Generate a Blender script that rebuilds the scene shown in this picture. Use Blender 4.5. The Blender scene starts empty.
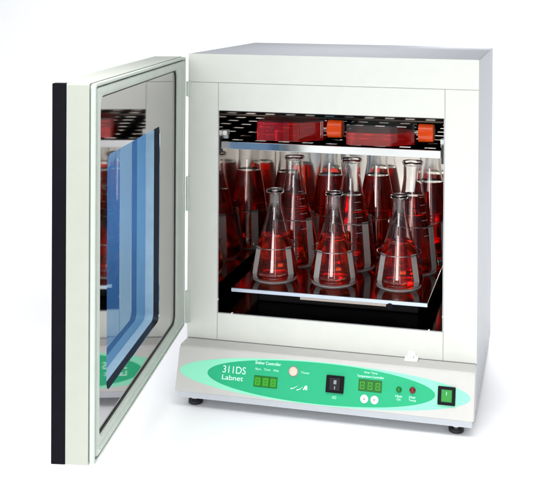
import bpy, bmesh, math, random
from mathutils import Matrix, Vector
random.seed(7)
PI = math.pi
S = bpy.context.scene
COL = S.collection

# ------------------------------------------------------------------ materials
def nt(name):
    m = bpy.data.materials.new(name); m.use_nodes = True
    n = m.node_tree.nodes; l = m.node_tree.links
    return m, n, l, n['Principled BSDF']

def mat(name, col, rough=.5, metal=0., spec=.5, trans=0., ior=1.45, coat=0., vary=0., bump=0., scale=60., emit=None, es=0., rvary=0.):
    m, n, l, b = nt(name)
    b.inputs['Base Color'].default_value = (*col, 1)
    b.inputs['Roughness'].default_value = rough
    b.inputs['Metallic'].default_value = metal
    b.inputs['IOR'].default_value = ior
    b.inputs['Specular IOR Level'].default_value = spec
    b.inputs['Transmission Weight'].default_value = trans
    b.inputs['Coat Weight'].default_value = coat
    if emit:
        b.inputs['Emission Color'].default_value = (*emit, 1); b.inputs['Emission Strength'].default_value = es
    if vary or bump or rvary:
        tc = n.new('ShaderNodeTexCoord')
        no = n.new('ShaderNodeTexNoise'); no.inputs['Scale'].default_value = scale; no.inputs['Detail'].default_value = 4
        l.new(tc.outputs['Object'], no.inputs['Vector'])
        if vary:
            r = n.new('ShaderNodeValToRGB')
            r.color_ramp.elements[0].position = .3; r.color_ramp.elements[1].position = .7
            r.color_ramp.elements[0].color = (*[c * (1 - vary) for c in col], 1)
            r.color_ramp.elements[1].color = (*[min(1, c * (1 + vary)) for c in col], 1)
            l.new(no.outputs['Fac'], r.inputs['Fac']); l.new(r.outputs['Color'], b.inputs['Base Color'])
        if rvary:
            mr = n.new('ShaderNodeMapRange'); mr.inputs[3].default_value = max(0, rough - rvary); mr.inputs[4].default_value = rough + rvary
            l.new(no.outputs['Fac'], mr.inputs[0]); l.new(mr.outputs[0], b.inputs['Roughness'])
        if bump:
            n2 = n.new('ShaderNodeTexNoise'); n2.inputs['Scale'].default_value = scale * 12; n2.inputs['Detail'].default_value = 2
            l.new(tc.outputs['Object'], n2.inputs['Vector'])
            bu = n.new('ShaderNodeBump'); bu.inputs['Strength'].default_value = bump; bu.inputs['Distance'].default_value = .0006
            l.new(n2.outputs['Fac'], bu.inputs['Height']); l.new(bu.outputs['Normal'], b.inputs['Normal'])
    return m

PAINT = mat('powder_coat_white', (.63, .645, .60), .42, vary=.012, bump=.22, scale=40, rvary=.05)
SIDE_SHADED = mat('powder_coat_shaded', (.385, .40, .428), .45, vary=.012, bump=.22, scale=40, rvary=.05)  # same coat as the front, with the side's shade put into the colour
PANELP = mat('panel_paint', (.50, .495, .475), .38, vary=.015, bump=.08, scale=40)
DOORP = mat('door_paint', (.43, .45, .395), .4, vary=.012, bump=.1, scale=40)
GASKET = mat('gasket_rubber', (.53, .585, .53), .5, vary=.03, scale=30)
DARKRUB = mat('dark_rubber', (.012, .012, .014), .45, vary=.1, scale=40)
BLACK = mat('black_plastic', (.005, .0045, .008), .35, spec=.06, vary=.1, scale=50)
STEEL = mat('polished_steel', (.62, .60, .57), .07, 1., rvary=.03, scale=9)
MIRROR = mat('bright_steel_liner', (.50, .48, .485), .045, 1., rvary=.012, scale=7)
CHAMB = mat('chamber_steel', (.62, .58, .56), .045, 1., rvary=.02, scale=8)
BACKW = mat('chamber_back_steel', (.62, .575, .52), .10, .92, rvary=.05, scale=8)
CHROME = mat('chrome', (.68, .70, .70), .10, 1., rvary=.04, scale=30)
SATIN = mat('satin_steel', (.80, .79, .78), .36, .5, vary=.04, scale=90)
WIRE = mat('spring_wire', (.42, .42, .40), .3, 1.)
MINT = mat('mint_print', (.26, .73, .50), .5, spec=.2, vary=.01, scale=60)
GREEN = mat('green_print', (.022, .40, .19), .5, spec=.2, vary=.015, scale=60)
WHITEINK = mat('white_ink', (.62, .93, .80), .5)
LED_OFFG = mat('green_lens', (.01, .22, .03), .12, trans=.3)
LED_R = mat('red_lens', (.22, .006, .016), .10, trans=.2)
DISP = mat('display_green', (.01, .12, .005), .35, spec=.2, emit=(.07, .60, .03), es=.26)
DISPD = mat('display_window', (.006, .09, .012), .35, spec=.2, emit=(.03, .30, .03), es=.2)
SEG = mat('display_segment', (.04, .26, .02), .4, spec=.2, emit=(.12, .70, .05), es=.24)
SWLIT = mat('lit_switch', (.01, .16, .02), .35, spec=.2, emit=(.06, .60, .10), es=.26)
BEIGE = mat('beige_button', (.62, .52, .42), .4, vary=.03)
WHITEP = mat('white_plastic', (.80, .82, .80), .35, vary=.02)
GREY = mat('grey_mark', (.25, .25, .25), .4)
CAP = mat('orange_cap', (.96, .095, .008), .32, vary=.03, scale=80)

def glass(name, col, ior, rough=0., tw=1.):
    m, n, l, b = nt(name)
    b.inputs['Base Color'].default_value = (*col, 1)
    b.inputs['Roughness'].default_value = rough
    b.inputs['IOR'].default_value = ior
    b.inputs['Transmission Weight'].default_value = tw
    return m
GLASS = glass('borosilicate_glass', (.985, .99, .985), 1.47)
LIQ = glass('red_medium', (.91, .042, .014), 1.34, 0., .955)
LIQ2 = glass('red_medium_thin', (.99, .10, .026), 1.34, 0., .965)
LIQ3 = glass('culture_medium', (1.0, .030, .026), 1.34, 0., .80)

def pane_mat(name, tint, extra):
    # thin coated glass: coloured straight-through light plus a mirror reflection that grows at grazing angles
    m = bpy.data.materials.new(name); m.use_nodes = True
    n = m.node_tree.nodes; l = m.node_tree.links
    for q in list(n):
        if q.type != 'OUTPUT_MATERIAL': n.remove(q)
    out = n['Material Output']
    tr = n.new('ShaderNodeBsdfTransparent'); tr.inputs['Color'].default_value = (*tint, 1)
    gl = n.new('ShaderNodeBsdfGlossy'); gl.inputs['Roughness'].default_value = 0.0; gl.inputs['Color'].default_value = (.80, 1, .94, 1)
    fr = n.new('ShaderNodeFresnel'); fr.inputs['IOR'].default_value = extra
    mx = n.new('ShaderNodeMixShader')
    ge = n.new('ShaderNodeNewGeometry'); sb = n.new('ShaderNodeMath'); sb.operation = 'SUBTRACT'; sb.inputs[0].default_value = 1
    mu = n.new('ShaderNodeMath'); mu.operation = 'MULTIPLY'
    l.new(ge.outputs['Backfacing'], sb.inputs[1]); l.new(fr.outputs[0], mu.inputs[0]); l.new(sb.outputs[0], mu.inputs[1])
    l.new(mu.outputs[0], mx.inputs[0]); l.new(tr.outputs[0], mx.inputs[1]); l.new(gl.outputs[0], mx.inputs[2])
    l.new(mx.outputs[0], out.inputs['Surface'])
    return m
BLUEGL = pane_mat('blue_coated_glass', (.26, .44, .65), 2.4)
STYRENE = pane_mat('clear_polystyrene', (.965, .95, .97), 1.5)
CLEARGL = pane_mat('clear_outer_glass', (.93, .96, 1.0), 1.3)

# ------------------------------------------------------------------ mesh helpers
def obj(name, bm, m, parent=None, smooth=False, mw=None):
    bmesh.ops.recalc_face_normals(bm, faces=bm.faces)
    me = bpy.data.meshes.new(name); bm.to_mesh(me); bm.free()
    me.materials.append(m)
    if smooth:
        for p in me.polygons: p.use_smooth = True
        try: me.set_sharp_from_angle(angle=math.radians(38))
        except Exception: pass
    o = bpy.data.objects.new(name, me); COL.objects.link(o)
    if parent: o.parent = parent
    if mw is not None: o.matrix_local = mw
    return o

def empty(name, loc=(0, 0, 0), rz=0):
    o = bpy.data.objects.new(name, None); COL.objects.link(o); o.location = loc; o.rotation_euler = (0, 0, rz)
    o.empty_display_size = .02
    return o

def tag(o, label, cat, group=None, kind=None):
    if label: o['label'] = label
    if cat: o['category'] = cat
    if group: o['group'] = group
    if kind: o['kind'] = kind
    return o

def box(bm, x0, x1, y0, y1, z0, z1, bev=0., seg=2):
    b = bmesh.new()
    bmesh.ops.create_cube(b, size=1)
    for v in b.verts:
        v.co = Vector(((x0 + x1) / 2 + v.co.x * (x1 - x0), (y0 + y1) / 2 + v.co.y * (y1 - y0), (z0 + z1) / 2 + v.co.z * (z1 - z0)))
    if bev: bmesh.ops.bevel(b, geom=b.edges[:], offset=bev, segments=seg, affect='EDGES', profile=.5)
    join(bm, b)
    return bm

def join(bm, b):
    me = bpy.data.meshes.new('tmp'); b.to_mesh(me); b.free(); bm.from_mesh(me); bpy.data.meshes.remove(me)

def rrect(x0, x1, z0, z1, r, n=6):
    """rounded rectangle loop; r is one radius or four (x1z1, x0z1, x0z0, x1z0)"""
    rs = r if isinstance(r, (list, tuple)) else [r] * 4
    pts = []
    for k, (cx, cz, sx, sz) in enumerate(((x1, z1, -1, -1), (x0, z1, 1, -1), (x0, z0, 1, 1), (x1, z0, -1, 1))):
        q = max(rs[k], 1e-5)
        for i in range(n + 1):
            a = (k * 90 + 90 * i / n) * PI / 180
            pts.append((cx + sx * q + q * math.cos(a), cz + sz * q + q * math.sin(a)))
    return pts

def ring(bm, o, i, y0, y1, ro=.001, ri=.001, bev=0.):
    """flat frame in the x-z plane between two rounded rectangles, thick from y0 to y1"""
    lo, li = rrect(*o, ro), rrect(*i, ri)
    L = []
    for y in (y0, y1):
        L.append([bm.verts.new((x, y, z)) for x, z in lo]); L.append([bm.verts.new((x, y, z)) for x, z in li])
    n = len(lo)
    for k in range(n):
        j = (k + 1) % n
        bm.faces.new((L[0][k], L[0][j], L[1][j], L[1][k])); bm.faces.new((L[2][k], L[3][k], L[3][j], L[2][j]))
        bm.faces.new((L[0][k], L[2][k], L[2][j], L[0][j])); bm.faces.new((L[1][k], L[1][j], L[3][j], L[3][k]))
    return bm

def plate(bm, loop, y0, y1):
    """prism of an x-z loop"""
    a = [bm.verts.new((x, y0, z)) for x, z in loop]; b = [bm.verts.new((x, y1, z)) for x, z in loop]
    bm.faces.new(a); bm.faces.new(b[::-1])
    for k in range(len(a)):
        j = (k + 1) % len(a); bm.faces.new((a[k], b[k], b[j], a[j]))
    return bm

def lathe(bm, prof, seg=48, c=(0, 0, 0), closed=False):
    rows = []
    for r, z in prof:
        if r < 1e-6: rows.append([bm.verts.new((c[0], c[1], c[2] + z))])
        else: rows.append([bm.verts.new((c[0] + r * math.cos(2 * PI * k / seg), c[1] + r * math.sin(2 * PI * k / seg), c[2] + z)) for k in range(seg)])
    pr = list(zip(rows, rows[1:]))
    if closed: pr.append((rows[-1], rows[0]))
    for a, b in pr:
        for k in range(seg):
            j = (k + 1) % seg
            q = [a[k % len(a)], a[j % len(a)], b[j % len(b)], b[k % len(b)]]
            u = []
            for v in q:
                if v not in u: u.append(v)
            if len(u) > 2: bm.faces.new(u)
    return bm

def tube(bm, pts, r, seg=10, closed=False):
    pts = [Vector(p) for p in pts]; n = len(pts); rows = []
    for i, p in enumerate(pts):
        a = pts[(i - 1) % n] if (closed or i) else p; b = pts[(i + 1) % n] if (closed or i < n - 1) else p
        t = (b - a).normalized(); u = t.cross(Vector((0, 0, 1)))
        if u.length < 1e-3: u = t.cross(Vector((1, 0, 0)))
        u.normalize(); w = t.cross(u)
        rows.append([bm.verts.new(p + u * r * math.cos(2 * PI * k / seg) + w * r * math.sin(2 * PI * k / seg)) for k in range(seg)])
    for i in range(n if closed else n - 1):
        a, b = rows[i], rows[(i + 1) % n]
        for k in range(seg):
            j = (k + 1) % seg; bm.faces.new((a[k], a[j], b[j], b[k]))
    if not closed:
        bm.faces.new(rows[0][::-1]); bm.faces.new(rows[-1])
    return bm

def copy_tree(o, parent=None):
    c = o.copy(); COL.objects.link(c); c.parent = parent
    for ch in list(o.children): copy_tree(ch, c)
    return c

# ------------------------------------------------------------------ dimensions (metres; front face Y=0, ledge Z=0)
W, D, H = .52, .417, .5147
OX0, OX1, OZ0, OZ1 = .0569, .4624, .0486, .4137
FLOOR = -.104
ZB = -.087

# ------------------------------------------------------------------ floor: white studio sweep
bm = bmesh.new()
prof = [(-6.0, FLOOR), (-1.5, FLOOR), (.8, FLOOR)]
for i in range(1, 13):
    a = PI / 2 * i / 12; prof.append((1.6 + .9 * math.sin(a), FLOOR + .9 - .9 * math.cos(a)))
prof.insert(3, (1.6, FLOOR)); prof.append((2.5, 4.0))
prev = None
for y, z in prof:
    row = [bm.verts.new((x, y, z)) for x in (-6, 0, 6.5)]
    if prev:
        for k in range(2): bm.faces.new((prev[k], prev[k + 1], row[k + 1], row[k]))
    prev = row
fl = obj('floor', bm, mat('white_sweep', (.93, .93, .935), .6, vary=.006, scale=3), smooth=True)
fl['kind'] = 'structure'; fl['label'] = 'seamless white studio floor sweep under the incubator'

# ------------------------------------------------------------------ the incubator
inc = empty('incubator', (0, 0, FLOOR)); inc.location = (0, 0, 0)
tag(inc, 'white benchtop shaking incubator with open glass door and green control panel', 'incubator')

# cabinet shell (hollow)
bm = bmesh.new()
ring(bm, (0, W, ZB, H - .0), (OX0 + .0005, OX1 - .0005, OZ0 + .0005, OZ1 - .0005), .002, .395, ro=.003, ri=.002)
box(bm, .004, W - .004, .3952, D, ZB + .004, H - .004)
cab = obj('cabinet', bm, SIDE_SHADED, inc)
# front skin: five panels with hairline seams
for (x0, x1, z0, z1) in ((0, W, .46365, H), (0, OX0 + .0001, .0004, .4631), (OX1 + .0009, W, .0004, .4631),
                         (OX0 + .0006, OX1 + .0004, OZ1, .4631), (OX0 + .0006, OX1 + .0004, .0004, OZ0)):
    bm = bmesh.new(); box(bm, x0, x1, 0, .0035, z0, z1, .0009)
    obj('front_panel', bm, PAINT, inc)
# steel chamber liner
cx0, cx1, cz0, cz1, cy1 = OX0 + .0012, OX1 - .0012, OZ0 + .0012, OZ1 - .0012, .375
def wallplate(x0, x1, y0, y1, z0, z1, name, m):
    bm = bmesh.new(); box(bm, x0, x1, y0, y1, z0, z1); return obj(name, bm, m, inc)
wallplate(cx0 - .001, cx0, .004, cy1, cz0, cz1, 'chamber_wall', CHAMB)
wallplate(cx1, cx1 + .001, .004, cy1, cz0, cz1, 'chamber_wall', CHAMB)
wallplate(cx0, cx1, .004, cy1, cz1, cz1 + .001, 'chamber_ceiling', mat('shaded_ceiling', (.05, .045, .045), .35, .4))  # coloured dark to put the gloom above the shelf into the ceiling
wallplate(cx0, cx1, .004, cy1, cz0 - .001, cz0, 'chamber_floor', mat('dark_floor_plate', (.11, .10, .10), .12, 1., rvary=.04, scale=10))
wallplate(cx0, cx1, cy1, cy1 + .001, cz0, cz1, 'chamber_back', BACKW)
bm = bmesh.new(); box(bm, cx0 + .001, .2735, cy1 - .0025, cy1 - .0002, cz0 + .002, cz1 - .002, .0006)
box(bm, .2755, cx1 - .001, cy1 - .0025, cy1 - .0002, cz0 + .002, cz1 - .002, .0006)
obj('air_duct_panel', bm, BACKW, inc)
# shelf clips and small edge clips
for x0, x1 in ((cx0, cx0 + .008), (cx1 - .008, cx1)):
    bm = bmesh.new(); box(bm, x0, x1, .022, .040, .3655, .3745, .0012); box(bm, x0, x1, .028, .036, .359, .366, .0008)
    obj('shelf_clip', bm, WHITEP, inc)
for x, z, w, h in ((OX0 + .0006, .0725, .0016, .003), (.0845, OZ0 + .0010, .003, .0018), (.4383, OZ0 + .0010, .003, .0018), (OX1 - .0006, .075, .0016, .003)):
    bm = bmesh.new(); box(bm, x - w / 2, x + w / 2, .0005, .006, z - h / 2, z + h / 2, .0004); obj('edge_clip', bm, WHITEP, inc)
# hinges
for z0, z1 in ((.4375, .4646), (.2309, .2926), (.0276, .0857)):
    bm = bmesh.new(); box(bm, .0005, .0062, -.0022, .0004, z0, z1, .0006)
    lathe(bm, [(0, z0), (.0028, z0), (.0030, z0 + .001), (.0030, z1 - .001), (.0028, z1), (0, z1)], 16, (.0005, -.0035, 0))
    obj('hinge', bm, GASKET, inc, True)
# latch catch on the ledge
bm = bmesh.new()
plate(bm, [(.3985, .001), (.4215, .001), (.4215, .0035), (.4165, .006), (.4165, .0125), (.4155, .0135), (.4045, .0135), (.4035, .0125), (.4035, .006), (.3985, .0035)], -.0035, -.0003)
box(bm, .3985, .4215, -.014, -.0036, -.0010, .0032, .0008)
box(bm, .404, .4135, -.0105, -.0037, .0033, .0085, .001)
obj('door_catch', bm, WHITEP, inc)
# feet
for x, y in ((.028, -.028), (.489, -.028), (.028, .37), (.489, .37)):
    bm = bmesh.new()
    lathe(bm, [(0, FLOOR), (.0112, FLOOR), (.0130, FLOOR + .0015), (.0130, FLOOR + .006), (.0112, FLOOR + .0078), (0, FLOOR + .0078)], 28, (x, y, 0))
    f = obj('foot', bm, DARKRUB, inc, True)
    bm = bmesh.new(); lathe(bm, [(.0050, FLOOR + .0076), (.0050, FLOOR + .0092), (.0085, FLOOR + .0094), (.0085, FLOOR + .0128), (.0050, FLOOR + .0130), (.0050, ZB + .001)], 6, (x, y, 0))
    obj('levelling_nut', bm, CHROME, f)

# control panel: sloping fascia (profile in Y-Z)
A = Vector((0, -.0338, -.0041)); B = Vector((0, -.0583, -.0742))
ev = (B - A).normalized(); nn = Vector((0, ev.z, -ev.y))
if nn.y > 0: nn = -nn
PL = (B - A).length
def yz(bm, pts, x0, x1):
    a = [bm.verts.new((x0, y, z)) for y, z in pts]; b = [bm.verts.new((x1, y, z)) for y, z in pts]
    bm.faces.new(a); bm.faces.new(b[::-1])
    for k in range(len(a)):
        j = (k + 1) % len(a); bm.faces.new((a[k], b[k], b[j], a[j]))
P0 = A + ev * .003; P1 = B - ev * .0015
bm = bmesh.new()
yz(bm, [(-.0002, -.0002), (-.0285, -.0018), (-.0315, -.0025), (P0.y + .0008, P0.z + .0022), (P0.y, P0.z), (P1.y, P1.z), (P1.y + .001, P1.z - .0015), (-.054, -.0752), (-.046, -.0752), (-.0002, -.0752)], 0, W)
bmesh.ops.bevel(bm, geom=[e for e in bm.edges if abs(e.verts[0].co.x - e.verts[1].co.x) < 1e-6], offset=.0012, segments=2, affect='EDGES')
cp = obj('control_panel', bm, PANELP, inc)
bm = bmesh.new(); box(bm, .003, W - .003, -.051, .0018, ZB, -.0755, .001)
obj('base_skirt', bm, mat('skirt_paint', (.55, .58, .62), .42, vary=.012, bump=.1, scale=40), inc)
# local frame of the fascia: x along the front, y up the slope, z outwards
MP = Matrix(((1, 0, 0, A.x), (0, -ev.y, nn.y, A.y), (0, -ev.z, nn.z, A.z), (0, 0, 0, 1)))
def ponp(name, bm, m, smooth=False, mw=MP): return obj(name, bm, m, cp, smooth, mw)
def loop_prism(bm, loop, z0, z1):
    a = [bm.verts.new((x, y, z0)) for x, y in loop]; b = [bm.verts.new((x, y, z1)) for x, y in loop]
    bm.faces.new(a[::-1]); bm.faces.new(b)
    for k in range(len(a)):
        j = (k + 1) % len(a); bm.faces.new((a[k], a[j], b[j], b[k]))
    return bm
def oval(xl, xr, yt, yb, xm, p=2.0, n=120):
    yc = (yt + yb) / 2; hb = (yb - yt) / 2; L = []
    for k in range(n):
        a = 2 * PI * k / n; c, s = math.cos(a), math.sin(a)
        w = (xr - xm) if c > 0 else (xm - xl)
        L.append((xm + w * math.copysign(abs(c) ** (2 / p), c), -(yc + hb * math.copysign(abs(s) ** (2 / p), s))))
    return L
bm = bmesh.new(); loop_prism(bm, oval(.0055, .5138, .0042, .0728, .262), -.0004, .00022); ponp('oval_decal', bm, MINT)
bm = bmesh.new(); loop_prism(bm, oval(.0567, .4555, .0056, .0712, .256), .0000, .00044); ponp('oval_label', bm, GREEN)
G = .00044
def pbox(bm, x0, x1, v0, v1, z0, z1, bev=0): return box(bm, x0, x1, -v1, -v0, z0, z1, bev)
SEGS = {'8': 'abcdefg'}
def display(x0, x1, v0, v1, lit):
    bm = bmesh.new(); pbox(bm, x0, x1, v0, v1, 0, G + .0008, .0003)
    d = ponp('display', bm, DISPD)
    w = (x1 - x0) / 3
    for k in range(3):
        a, b = x0 + k * w + .0014, x0 + (k + 1) * w - .0014
        bm = bmesh.new(); pbox(bm, a, b, v0 + .0022, v1 - .0016, G + .0005, G + .0011, .0002)
        obj('digit_cell', bm, lit, d)
        # seven thin bars of the digit, barely brighter than the cell
        c0, c1, t, u0, u1 = a + .0026, b - .0026, .0011, v0 + .0042, v1 - .0034
        um = (u0 + u1) / 2; bm = bmesh.new()
        for (p, q, r, s) in ((c0, c1, u0, u0 + t), (c0, c1, um - t / 2, um + t / 2), (c0, c1, u1 - t, u1), (c0 - t, c0, u0, um - t / 2), (c1, c1 + t, u0, um - t / 2), (c0 - t, c0, um + t / 2, u1), (c1, c1 + t, um + t / 2, u1)):
            pbox(bm, p, q, r, s, G + .0008, G + .0013)
        obj('digit', bm, SEG, d)
    return d
display(.1422, .1842, .0355, .0537, DISP)
display(.3259, .3657, .0245, .0433, DISPD if False else mat('display_green_dim', (.01, .11, .01), .35, spec=.2, emit=(.05, .46, .03), es=.10))
# round push buttons
def dome(x, v, r, h, name, m, rim=None):
    if rim:
        bm = bmesh.new(); lathe(bm, [(r * 1.0, 0), (r * 1.18, 0), (r * 1.18, G + .0010), (r * 1.0, G + .0012)], 36, (x, -v, 0), True); ponp(name + '_rim', bm, rim, True)
    bm = bmesh.new(); lathe(bm, [(r, 0), (r, G + h * .6), (r * .93, G + h * .88), (r * .75, G + h), (0, G + h)], 36, (x, -v, 0)); return ponp(name, bm, m, True)
dome(.2112, .0232, .0074, .003, 'push_button', BEIGE, GREY)
for x, up in ((.3372, 1), (.3547, -1)):
    b = dome(x, .0553, .0067, .0018, 'push_button', WHITEP)
    bm = bmesh.new(); loop_prism(bm, [(x - .0024, -.0553 - .0014 * up), (x + .0024, -.0553 - .0014 * up), (x, -.0553 + .0024 * up)][::up], G + .0012, G + .0021)
    obj('arrow_mark', bm, GREY, b)
# LEDs
for x, v, m in ((.3949, .0352, LED_OFFG), (.4177, .0342, LED_R)):
    bm = bmesh.new(); r = .0046 if m is LED_OFFG else .0052
    lathe(bm, [(r, 0), (r, G + .001)] + [(r * math.cos(a), G + .001 + r * .9 * math.sin(a)) for a in (.3, .6, .9, 1.2)] + [(0, G + .001 + r * .9)], 32, (x, -v, 0)); ponp('indicator_lamp', bm, m, True)
# black toggle (shaker) switch
bm = bmesh.new()
loop_prism(bm, rr if False else [(x, z) for x, z in rrect(.2702, .3010, -.0508, -.0233, .0012)], 0, G + .0028)
sw = ponp('toggle_switch', bm, BLACK)
bm = bmesh.new(); pbox(bm, .2755, .2955, .0268, .0474, G + .0020, G + .0042, .0009); obj('rocker', bm, mat('black_rocker', (.008, .008, .011), .3, spec=.15), sw)
bm = bmesh.new(); pbox(bm, .2835, .2885, .0305, .0368, G + .0040, G + .0046, .0002); pbox(bm, .2850, .2868, .0400, .0450, G + .0040, G + .0046, .0002)
obj('rocker_mark', bm, mat('rocker_mark_grey', (.22, .23, .27), .4), sw)
# lit green power switch in a black bezel
bm = bmesh.new(); ring(bm, (.4600, .4890, -.0520, -.0232), (.4655, .4835, -.0475, -.0277), 0, G + .0028, .0012, .0008)
for v in bm.verts: v.co = Vector((v.co.x, v.co.z, v.co.y))
pw = ponp('power_switch', bm, BLACK)
bm = bmesh.new(); pbox(bm, .4662, .4828, .0284, .0468, .0002, G + .0034, .0010); obj('rocker', bm, SWLIT, pw)
bm = bmesh.new(); pbox(bm, .4738, .4752, .0310, .0365, G + .0030, G + .0038); obj('rocker_mark', bm, MINT, pw)

def text(s, x0, x1, v0, v1, m=WHITEINK, par=None, z=G, shear=0., off=0.):
    cu = bpy.data.curves.new('lettering', 'FONT'); cu.body = s; cu.size = 1; cu.extrude = .01; cu.shear = shear; cu.offset = off
    t = bpy.data.objects.new('lettering', cu); COL.objects.link(t)
    bpy.context.view_layer.update()
    dg = bpy.context.evaluated_depsgraph_get()
    me = bpy.data.meshes.new_from_object(t.evaluated_get(dg)); bpy.data.objects.remove(t); bpy.data.curves.remove(cu)
    xs = [v.co.x for v in me.vertices]; ys = [v.co.y for v in me.vertices]
    ax, bx, ay, by = min(xs), max(xs), min(ys), max(ys)
    for v in me.vertices:
        v.co = Vector((x0 + (v.co.x - ax) / (bx - ax) * (x1 - x0), -v1 + (v.co.y - ay) / (by - ay) * (v1 - v0), z + (.0002 if v.co.z > 0 else -.0002)))
    me.materials.clear(); me.materials.append(m)
    o = bpy.data.objects.new('lettering', me); COL.objects.link(o); o.parent = cp; o.matrix_local = MP
    return o
INK2 = mat('white_ink_fine', (.50, .92, .74), .5)
text('311DS', .0842, .1260, .0245, .0362, off=.001)
text('Labnet', .0842, .1225, .0395, .0475, off=.005)
text('Shaker Controller', .1418, .1880, .0118, .0170, off=.005)
text('Rpm', .1432, .1530, .0232, .0275, INK2); text('Timer', .1585, .1705, .0230, .0265, INK2); text('Min', .1760, .1850, .0232, .0268, INK2)
text('Timer', .2245, .2400, .0220, .0254, INK2)
text('Over Temp', .3345, .3575, .0118, .0158, WHITEINK, off=.004); text('Temperature Controller', .3225, .3688, .0178, .0226, WHITEINK, off=.005)
text('I/O', .2825, .2890, .0560, .0602, WHITEINK)
text('Heat', .3895, .4010, .0436, .0474, WHITEINK, off=.004); text('On', .3918, .3985, .0487, .0522, WHITEINK)
text('Over', .4125, .4235, .0432, .0470, WHITEINK, off=.004); text('Temp', .4118, .4242, .0482, .0524, WHITEINK)
# small swoosh emblem
bm = bmesh.new()
def swoosh(x, v, w, h):
    L = []
    for k in range(9):
        t = k / 8; L.append((x + w * t, -(v - h * t * t)))
    for k in range(8, -1, -1):
        t = k / 8; L.append((x + w * t, -(v + .0016 * (1 - t) - h * t * t + .0003)))
    loop_prism(bm, L[::-1], G - .0002, G + .0002)
swoosh(.2085, .0500, .0125, .0052); swoosh(.2195, .0512, .0105, .0055)
loop_prism(bm, [(.2300, -.0512), (.2338, -.0440), (.2375, -.0440), (.2378, -.0512), (.2352, -.0512), (.2345, -.0485), (.2325, -.0512)], G - .0002, G + .0002)
ponp('emblem', bm, WHITEINK)

# ------------------------------------------------------------------ door
ANG = math.radians(81.2321)
dd = Vector((math.cos(ANG), -math.sin(ANG), 0)); dn = Vector((math.sin(ANG), math.cos(ANG), 0))
MD = Matrix(((dd.x, dn.x, 0, -.002), (dd.y, dn.y, 0, -.005), (0, 0, 1, 0), (0, 0, 0, 1)))
U0, U1, Z0, Z1 = .0005, .522, .0228, .5097
I = (.0555, .4985, .0462, .4912)          # opening of the gasket frame
V = (.1645, .4515, .0885, .4068)          # window opening in the steel liner
bm = bmesh.new()
ring(bm, (U0, U1, Z0, Z1), (I[0] - .004, I[1] + .004, I[2] - .004, I[3] + .004), -.038, -.0085, .0025, .02)
door = obj('door', bm, DOORP, inc, False, MD)
def dpart(name, bm, m, smooth=False): return obj(name, bm, m, door, smooth)
bm = bmesh.new(); ring(bm, (U0 + .003, U1 - .003, Z0 + .003, Z1 - .003), (I[0] - .002, I[1] + .002, I[2] - .002, I[3] + .002), -.0090, -.0062, .004, .02); dpart('gasket_channel', bm, mat('gasket_channel_grey', (.30, .36, .32), .5))
bm = bmesh.new()
K = [.012, .014, .016, .012]
def inset(d): return (U0 + d, U1 - d, Z0 + d, Z1 - d)
ring(bm, inset(.0006), inset(.0046), -.0064, -.0016, .006, .005)
ring(bm, inset(.0010), inset(.0042), -.0017, -.0006, .006, .005)
ring(bm, inset(.0066), (I[0] + .0002, I[1] - .0002, I[2] + .0002, I[3] - .0002), -.0064, -.0012, .008, K)
ring(bm, inset(.0074), (I[0] + .009, I[1] - .006, I[2] - .006, I[3] + .006) if False else inset(.0150), -.0013, 0, .008, .008)
bmesh.ops.remove_doubles(bm, verts=bm.verts, dist=1e-5)
dpart('gasket', bm, GASKET)
bm = bmesh.new(); ring(bm, (I[0] - .003, I[1] + .003, I[2] - .003, I[3] + .003), (I[0] + .0035, I[1] - .0035, I[2] + .0035, I[3] - .0035), -.0076, -.0052, .01, [.012, .014, .016, .012]); dpart('liner_seal', bm, DARKRUB)
bm = bmesh.new(); ring(bm, (I[0] - .001, I[1] + .001, I[2] - .001, I[3] + .001), V, -.0074, -.0064, .01, .012); dpart('steel_liner', bm, MIRROR)
bm = bmesh.new(); ring(bm, (V[0] - .004, V[1] + .004, V[2] - .004, V[3] + .004), (V[0] + .0003, V[1] - .0003, V[2] + .0003, V[3] - .0003), -.0160, -.0075, .012, .012)
dpart('window_seal', bm, DARKRUB)
bm = bmesh.new(); ring(bm, (V[0] - .004, V[1] + .004, V[2] - .004, V[3] + .004), (V[0] + .0010, V[1] - .0010, V[2] + .0010, V[3] - .0010), -.0300, -.0162, .012, .012)
dpart('window_frame', bm, mat('window_spacer', (.40, .55, .64), .4, vary=.05))
bm = bmesh.new(); plate(bm, rrect(V[0] - .0035, V[1] + .0035, V[2] - .0035, V[3] + .0035, .012), -.0309, -.0302); dpart('window_pane', bm, BLUEGL)
bm = bmesh.new(); lathe(bm, [(0, 0), (.0024, 0), (.0022, .0008), (.0012, .0013), (0, .0013)], 16)
for v in bm.verts: v.co = Vector((.5025 + v.co.x, v.co.z - .0002, .0335 + v.co.y))
dpart('frame_screw', bm, STEEL, True)
# insulated core between liner and frame, and the black fascia with its own glass
bm = bmesh.new(); ring(bm, (I[0] - .0035, I[1] + .0035, I[2] - .0035, I[3] + .0035), (V[0] - .0045, V[1] + .0045, V[2] - .0045, V[3] + .0045), -.0301, -.0076, .012, .012); dpart('door_core', bm, DOORP)
bm = bmesh.new(); ring(bm, (U0, U1 - .0124, Z0 + .0002, Z1 - .0002), (.056, .4875, .045, .462), -.0572, -.0382, .0025, .012); dpart('door_fascia', bm, DOORP)
bm = bmesh.new(); box(bm, U1 - .0122, U1 - .0003, -.0572, -.0382, Z0 + .0002, Z1 - .0002, .0012); dpart('black_edge_strip', bm, BLACK)
bm = bmesh.new(); plate(bm, rrect(.0555, .488, .0445, .4625, .012), -.0530, -.0500); dpart('outer_pane', bm, CLEARGL)

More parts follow.
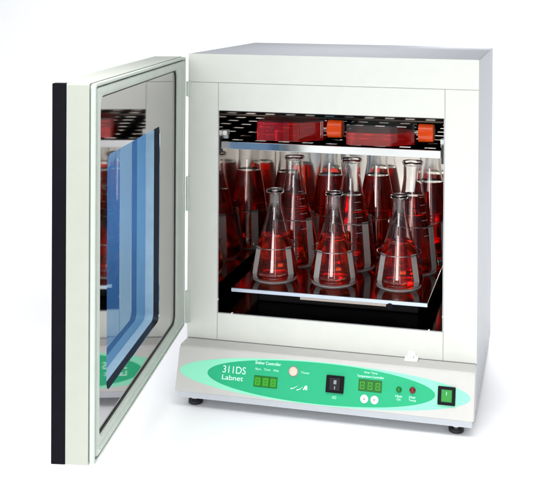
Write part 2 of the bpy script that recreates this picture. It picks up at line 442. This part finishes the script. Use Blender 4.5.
# ------------------------------------------------------------------ perforated shelf
SZ = .357
sh = empty('perforated_shelf', (.2585, .19, SZ))
tag(sh, 'perforated steel shelf with bright front lip across the top of the chamber', 'shelf')
bm = bmesh.new()
sx0, sx1, sy0, sy1 = cx0 + .0015, .4560, .0125, .362
nx, ny = 9, 7
px, py = (sx1 - sx0) / nx, (sy1 - sy0) / ny
xs, ys = [sx0], [sy0]
for k in range(nx): xs += [sx0 + px * (k + .28), sx0 + px * (k + .72)]
for k in range(ny): ys += [sy0 + py * (k + .39), sy0 + py * (k + .61)]
xs.append(sx1); ys.append(sy1)
Vg = [[bm.verts.new((x, y, SZ - .0008)) for y in ys] for x in xs]
for i in range(len(xs) - 1):
    for j in range(len(ys) - 1):
        if i % 2 and j % 2: continue
        bm.faces.new((Vg[i][j], Vg[i + 1][j], Vg[i + 1][j + 1], Vg[i][j + 1]))
g = bmesh.ops.solidify(bm, geom=bm.faces[:], thickness=.0012)
def loc(bm, root):
    for v in bm.verts: v.co -= root.location
    return bm
obj('shelf_plate', loc(bm, sh), mat('shelf_steel', (.30, .27, .26), .22, 1., rvary=.06, scale=20), sh)
bm = bmesh.new(); box(bm, sx0 + .0005, sx1, .0085, .0125, .3437, SZ, .0007); obj('front_lip', loc(bm, sh), CHROME, sh)
for x0, x1 in ((sx0, sx0 + .0015), (sx1 - .0015, sx1)):
    bm = bmesh.new(); box(bm, x0, x1, .013, sy1, .3480, SZ - .0013); obj('side_lip', loc(bm, sh), STEEL, sh)
bm = bmesh.new(); box(bm, sx0 + .002, sx1 - .002, sy1 - .002, sy1, .3480, SZ - .0013); obj('back_lip', loc(bm, sh), STEEL, sh)
wallplate(cx1 - .0045, cx1 - .0004, .006, .020, .335, .3655, 'shelf_post', DARKRUB)
wallplate(cx0 + .0002, cx0 + .0013, .006, .020, .335, .3655, 'shelf_post', DARKRUB)

# ------------------------------------------------------------------ shaker platform
PZ = .087
pf = empty('shaker_platform', (.255, .19, PZ))
tag(pf, 'flat steel shaker platform carrying the clamped flasks inside the chamber', 'shaker platform')
bm = bmesh.new(); box(bm, .0745, .4325, .0305, .362, PZ - .0025, PZ, .0006); obj('top_plate', loc(bm, pf), mat('platform_steel', (.27, .25, .25), .10, 1., rvary=.05, scale=12), pf)
bm = bmesh.new(); box(bm, .0745, .4325, .0275, .0305, PZ - .0066, PZ + .0002, .0006); obj('front_lip', loc(bm, pf), mat('platform_lip', (.46, .52, .60), .3, .8), pf)
bm = bmesh.new(); box(bm, .2020, .3590, .0345, .0375, .0735, PZ - .0072, .0006); obj('bracket', loc(bm, pf), mat('bracket_steel', (.42, .37, .33), .4, .6), pf)
bm = bmesh.new(); lathe(bm, [(0, 0), (.0075, 0), (.0075, .004), (.0055, .0045), (.0055, .008), (0, .008)], 6)
for v in bm.verts: v.co = Vector((.3665 + v.co.x, .0345 - v.co.z, .0775 + v.co.y))
obj('clamp_knob', loc(bm, pf), BLACK, pf)
bm = bmesh.new(); box(bm, .110, .410, .0800, .345, cz0 + .0006, PZ - .0028, .003); obj('drive_housing', loc(bm, pf), mat('matt_black', (.008, .008, .009), .7, spec=.2), pf)

# ------------------------------------------------------------------ erlenmeyer flasks
def prof_flask(R, H, rn, rr, zc, bulge=0.):
    p = [(0, .0016), (R * .50, .0012), (R * .70, .0002), (R * .80, .0005), (R * .90, .0026), (R * .965, .0062), (R * .995, .0105), (R, .0145)]
    # cone
    z0, r0 = .0145, R
    n = 10
    for k in range(1, n + 1):
        t = k / n
        r = r0 + (rn - r0) * t + bulge * math.sin(PI * t) * R
        p.append((r, z0 + (zc - z0) * t))
    # soften the shoulder into the neck
    r1, z1 = p[-1]
    p[-1] = (r1 + .0012, z1 - .002); p += [(rn + .0003, zc + .004), (rn, zc + .009), (rn, H - .009), (rn + .0004, H - .007)]
    p += [(rr - .0006, H - .0055), (rr, H - .004), (rr, H - .0014), (rr - .0010, H)]
    return p
def flask(R, H, rn, rr, zc, liq, bulge, lm, label, group, clamp_h, ring_r, arm_w, a0, marks):
    t = .0016
    out = prof_flask(R, H, rn, rr, zc, bulge)
    inn = [(max(r - t, 0), z) for r, z in out if r <= R][:]
    inner = []
    for r, z in out[:-4]:
        inner.append((max(r - t, 0), z + (t if z < .0055 else .0)))
    inner.append((rn - t + .0005, H - .004)); inner.append((rr - .0024, H - .0004))
    root = empty('erlenmeyer_flask'); tag(root, label, 'flask', group)
    bm = bmesh.new(); lathe(bm, out + inner[::-1], 56); obj('glass_body', bm, GLASS, root, True)
    # liquid: reaches half way into the glass so that no air gap shows
    L = []
    def rad(z):
        for (r0, z0), (r1, z1) in zip(inner, inner[1:]):
            if z0 <= z <= z1 and z1 > z0: return r0 + (r1 - r0) * (z - z0) / (z1 - z0)
        return rn
    for r, z in inner:
        if z < liq: L.append((r + (.0007 if r > 0 else 0), z - (.0006 if z < .0055 + t else 0)))
    L.append((rad(liq) + .0007, liq)); L.append((rad(liq) - .0012, liq - .0006)); L.append((0, liq - .0009))
    bm = bmesh.new(); lathe(bm, L, 56); obj('liquid', bm, lm, root, True)
    # white graduation marks on the front of the cone
    if marks:
        bm = bmesh.new()
        def rout(z):
            for (r0, z0), (r1, z1) in zip(out[4:], out[5:]):
                if z0 <= z <= z1 and z1 > z0: return r0 + (r1 - r0) * (z - z0) / (z1 - z0)
            return rn
        for k in range(marks):
            z = zc * (.42 + .50 * k / marks); a1 = 0
            for q in range(5):
                b0, b1 = -PI / 2 + .62 + q * .1, -PI / 2 + .62 + (q + 1) * .1
                vs = []
                for a, zz in ((b0, z), (b1, z), (b1, z + .0006), (b0, z + .0006)):
                    r = rout(zz) + .0002; vs.append(bm.verts.new((r * math.cos(a), r * math.sin(a), zz)))
                bm.faces.new(vs)
        bmesh.ops.remove_doubles(bm, verts=bm.verts, dist=1e-6)
        bmesh.ops.solidify(bm, geom=bm.faces[:], thickness=.0002)
        obj('graduation_marks', bm, mat('graduation_white_%d' % int(R * 1e4), (.62, .50, .52), .5), root)
    # its clamp
    cl = empty('flask_clamp')
    bm = bmesh.new(); lathe(bm, [(0, 0), (R * .9, 0), (R * .92, .0008), (R * .9, .0014), (0, .0014)], 40); obj('base_disc', bm, SATIN, cl, True)
    for q in range(4):
        a = a0 + q * PI / 2
        ur = Vector((math.cos(a), math.sin(a), 0)); ut = Vector((-ur.y, ur.x, 0))
        pts = [(R * .6, .0016), (R * .80, .0018), (R * .93, .0034), (R + .0012, .0092), (R + .0030, .0165), (ring_r + .0004, clamp_h - .004), (ring_r - .0016, clamp_h), (ring_r + .0016, clamp_h + .003)]
        bm = bmesh.new(); rows = []
        for r, z in pts:
            p = ur * r + Vector((0, 0, z)); rows.append((bm.verts.new(p - ut * arm_w / 2), bm.verts.new(p + ut * arm_w / 2)))
        for m0, m1 in zip(rows, rows[1:]): bm.faces.new((m0[0], m0[1], m1[1], m1[0]))
        bmesh.ops.solidify(bm, geom=bm.faces[:], thickness=.0011)
        obj('clamp_arm', bm, SATIN, cl)
    bm = bmesh.new()
    tube(bm, [((ring_r + .0016) * math.cos(2 * PI * k / 56), (ring_r + .0016) * math.sin(2 * PI * k / 56), clamp_h) for k in range(56)], .0009, 8, True)
    obj('spring_ring', bm, WIRE, cl, True)
    return root, cl

FG = 'small flasks in the front row'; MG = 'medium flasks in the middle row'; BG = 'large flasks in the back row'
CG = 'steel spring clamps holding the flasks'
def place(args, spots, group):
    # each flask has its own fill level, so each is built on its own
    for x, y, rz, lev, lab, clab in spots:
        a = list(args); a[5] = lev
        f, c = flask(*a)
        f.location = (x, y, PZ + .0018); c.location = (x, y, PZ + .0002); f.rotation_euler = (0, 0, rz); c.rotation_euler = (0, 0, rz * .6)
        tag(f, lab, 'flask', group); tag(c, clab, 'flask clamp', CG)
AA = math.radians(-90 + 17 - 52)
place((.0450, .1655, .0124, .0168, .132, .083, .0, LIQ2, 'x', FG, .063, .0392, .0130, AA, 0), [
    (.1330, .110, 0, .081, 'small conical flask of red liquid, front row, nearest the open door', 'small steel clamp around the front row flask nearest the open door'),
    (.2465, .113, .15, .085, 'small conical flask of red liquid in the middle of the front row', 'small steel clamp around the middle flask of the front row'),
    (.3680, .121, -.12, .079, 'small conical flask of red liquid, front row, farthest from the open door', 'small steel clamp around the front row flask farthest from the door')], FG)
place((.0515, .2105, .0175, .0205, .171, .142, .0, LIQ, 'x', MG, .093, .0450, .0150, AA, 6), [
    (.1405, .222, 0, .137, 'medium conical flask standing behind the small front flask nearest the door', 'larger steel clamp on the middle row flask nearest the open door'),
    (.2570, .222, -.2, .141, 'medium conical flask standing behind the middle small front flask', 'larger steel clamp on the central flask of the middle row'),
    (.3775, .225, .12, .146, 'medium conical flask behind the small front flask farthest from the door', 'larger steel clamp on the middle row flask farthest from the door')], MG)
place((.0425, .2340, .0215, .0245, .180, .158, .10, LIQ, 'x', BG, .080, .0420, .0150, AA, 0), [
    (.1030, .323, 0, .160, 'large back row flask hidden mostly behind the medium flask nearest the door', 'back row clamp nearest the mirror-like chamber wall beside the door'),
    (.1900, .327, .2, .157, 'large back row flask with dark red liquid, second from the door side', 'back row clamp second from the door side'),
    (.2900, .325, 0, .162, 'large back row flask of red liquid, third from the door side', 'back row clamp third from the door side'),
    (.4000, .323, -.2, .155, 'large back row flask of red liquid in the far corner from the door', 'back row clamp in the far corner from the door')], BG)

# ------------------------------------------------------------------ culture flasks lying on the shelf
def culture(label, x0, y0, lev):
    root = empty('culture_flask', (x0, y0, SZ)); tag(root, label, 'culture flask', 'culture flasks lying on the shelf')
    Lx, Wy, Hz = .119, .088, .0375
    def plan(i):
        return [(i, i + .004), (i + .004, i), (.081, i), (Lx - .004 - i, .029 + i * .6), (Lx - i * .2, .030 + i), (Lx - i * .2, .058 - i), (Lx - .004 - i, .059 - i * .6), (.081, Wy - i), (i + .004, Wy - i), (i, Wy - i - .004)]
    def slab(bm, loop, z0, z1, flip=False):
        a = [bm.verts.new((x, y, z0)) for x, y in loop]; b = [bm.verts.new((x, y, z1)) for x, y in loop]
        bm.faces.new(a[::-1]); bm.faces.new(b)
        for k in range(len(a)):
            j = (k + 1) % len(a); bm.faces.new((a[k], a[j], b[j], b[k]))
    b1 = bmesh.new(); slab(b1, plan(0), .0006, Hz)
    bmesh.ops.recalc_face_normals(b1, faces=b1.faces); bmesh.ops.bevel(b1, geom=b1.edges[:], offset=.0016, segments=2, affect='EDGES')
    b2 = bmesh.new(); slab(b2, plan(.0018), .0024, Hz - .0018)
    bmesh.ops.recalc_face_normals(b2, faces=b2.faces); bmesh.ops.reverse_faces(b2, faces=b2.faces)
    me = bpy.data.meshes.new('clear_body')
    join(b1, b2)
    b1.to_mesh(me); b1.free(); me.materials.append(STYRENE)
    o = bpy.data.objects.new('clear_body', me); COL.objects.link(o); o.parent = root
    bm = bmesh.new(); slab(bm, plan(.0011), .0016, lev); obj('liquid', bm, LIQ3, root)
    # neck and screw cap along +x
    bm = bmesh.new(); lathe(bm, [(.0125, 0), (.0125, .010), (.0105, .010), (.0105, 0)], 40, closed=True)
    for v in bm.verts: v.co = Vector((Lx - .002 + v.co.z, .044 + v.co.x, .0215 + v.co.y))
    obj('neck', bm, STYRENE, root, True)
    bm = bmesh.new()
    lathe(bm, [(0, .0275), (.0138, .0275), (.0152, .0265), (.0156, .0250), (.0160, .001), (.0155, 0), (.0110, 0), (.0110, .020), (0, .020)], 72)
    for v in bm.verts:
        r = math.hypot(v.co.x, v.co.y)
        if r > .0153:
            k = round(math.atan2(v.co.y, v.co.x) / (2 * PI) * 72)
            if k % 2: v.co.x *= .95; v.co.y *= .95
    for v in bm.verts: v.co = Vector((Lx + .006 + v.co.z, .044 + v.co.x, .0215 + v.co.y))
    obj('screw_cap', bm, CAP, root)
    return root
culture('clear culture flask half full of bright red medium, nearer the open door', .1190, .027, .0350)
culture('clear culture flask of pinkish medium lying farther from the open door', .2855, .020, .0235)

# ------------------------------------------------------------------ light
w = bpy.data.worlds.new('World'); S.world = w; w.use_nodes = True
bg = w.node_tree.nodes['Background']; bg.inputs[0].default_value = (.93, .965, 1.02, 1); bg.inputs[1].default_value = .60
wn, wl = w.node_tree.nodes, w.node_tree.links      # plain ambient with an added dim side, to darken the cabinet's right flank
wt = wn.new('ShaderNodeTexCoord'); wx = wn.new('ShaderNodeSeparateXYZ'); wr = wn.new('ShaderNodeMapRange')
wl.new(wt.outputs['Generated'], wx.inputs[0]); wl.new(wx.outputs[0], wr.inputs[0])
wr.inputs[1].default_value = -.1; wr.inputs[2].default_value = .8; wr.inputs[3].default_value = .66; wr.inputs[4].default_value = .10
wl.new(wr.outputs[0], bg.inputs[1])
def area(name, loc_, target, sx, sy, watts, col=(1, 1, 1), spread=180):
    l = bpy.data.lights.new(name, 'AREA'); l.shape = 'RECTANGLE'; l.size = sx; l.size_y = sy; l.energy = watts; l.color = col; l.spread = math.radians(spread)
    o = bpy.data.objects.new(name, l); COL.objects.link(o); o.location = loc_
    o.rotation_euler = (Vector(target) - Vector(loc_)).to_track_quat('-Z', 'Y').to_euler()
    return o
area('key_softbox', (.30, -5.5, 1.15), (.26, 0, .2), 1.4, 1.4, 80, (1, .985, .95))
area('strip_softbox', (.95, -2.4, .7), (.3, 0, .2), .16, 1.5, 2.8, (1, .99, .97))
area('strip_softbox', (-.35, -2.6, .75), (.3, 0, .2), .16, 1.5, 5, (1, .99, .97))
area('added_sweep_light', (-.05, .95, 1.15), (-.05, 1.7, -.1), 4.0, .5, 15.5, (1, 1, 1), 120)  # unseen lamp added to whiten the sweep behind the cabinet
area('added_floor_light', (-1.4, -.3, .95), (-1.4, -.3, -.1), .5, 2.4, 10, (1, 1, 1), 100)  # the floor lamps are out-of-view additions that whiten the floor
area('added_floor_light', (1.6, .3, .95), (1.6, .3, -.1), .5, 2.4, 20, (1, 1, 1), 90)
area('added_floor_light', (1.02, .50, .82), (1.06, .50, -.1), .3, 1.3, 3.2, (1, 1, 1), 50)  # extra lamp added to fill the soft shadow right of the cabinet
area('added_top_light', (.26, .2, 1.6), (.26, .2, 0), .3, .3, .35, (1, .98, 1), 34)  # narrow lamp added out of view, only to lift the cabinet top
area('added_floor_light', (.35, -.68, 1.35), (.35, -.68, -.1), 2.6, .5, 13.5, (1, 1, 1), 85)  # added overhead to whiten the floor in front

# ------------------------------------------------------------------ camera (shifted lens, verticals kept upright)
cam = bpy.data.cameras.new('camera'); co = bpy.data.objects.new('camera', cam); COL.objects.link(co); S.camera = co
cam.sensor_width = 36; cam.lens = 967.6924 / 550 * 36
cam.shift_x = -(323.211 - 275) / 550; cam.shift_y = -(251 - 1.4245) / 550
cam.clip_end = 100; cam.clip_start = .05
R = ((.97339796, -.00875342, .22895367), (.2290271, .00857649, -.97338226), (.0065568, .99992491, .01035311))
co.matrix_world = Matrix([(*R[i], (.6365, -1.6453, .6282)[i]) for i in range(3)] + [(0, 0, 0, 1)])

S.view_settings.view_transform = 'Standard'; S.view_settings.look = 'None'; S.view_settings.exposure = .18; S.view_settings.gamma = 1
S.render.engine = 'CYCLES'
c = S.cycles
c.max_bounces = 24; c.transmission_bounces = 24; c.glossy_bounces = 10; c.diffuse_bounces = 5; c.transparent_max_bounces = 16
c.caustics_refractive = True; c.caustics_reflective = True; c.blur_glossy = .6; c.sample_clamp_indirect = 6
c.use_denoising = True
try:
    c.denoiser = 'OPENIMAGEDENOISE'; c.denoising_input_passes = 'RGB_ALBEDO_NORMAL'; c.denoising_prefilter = 'ACCURATE'
except Exception: pass
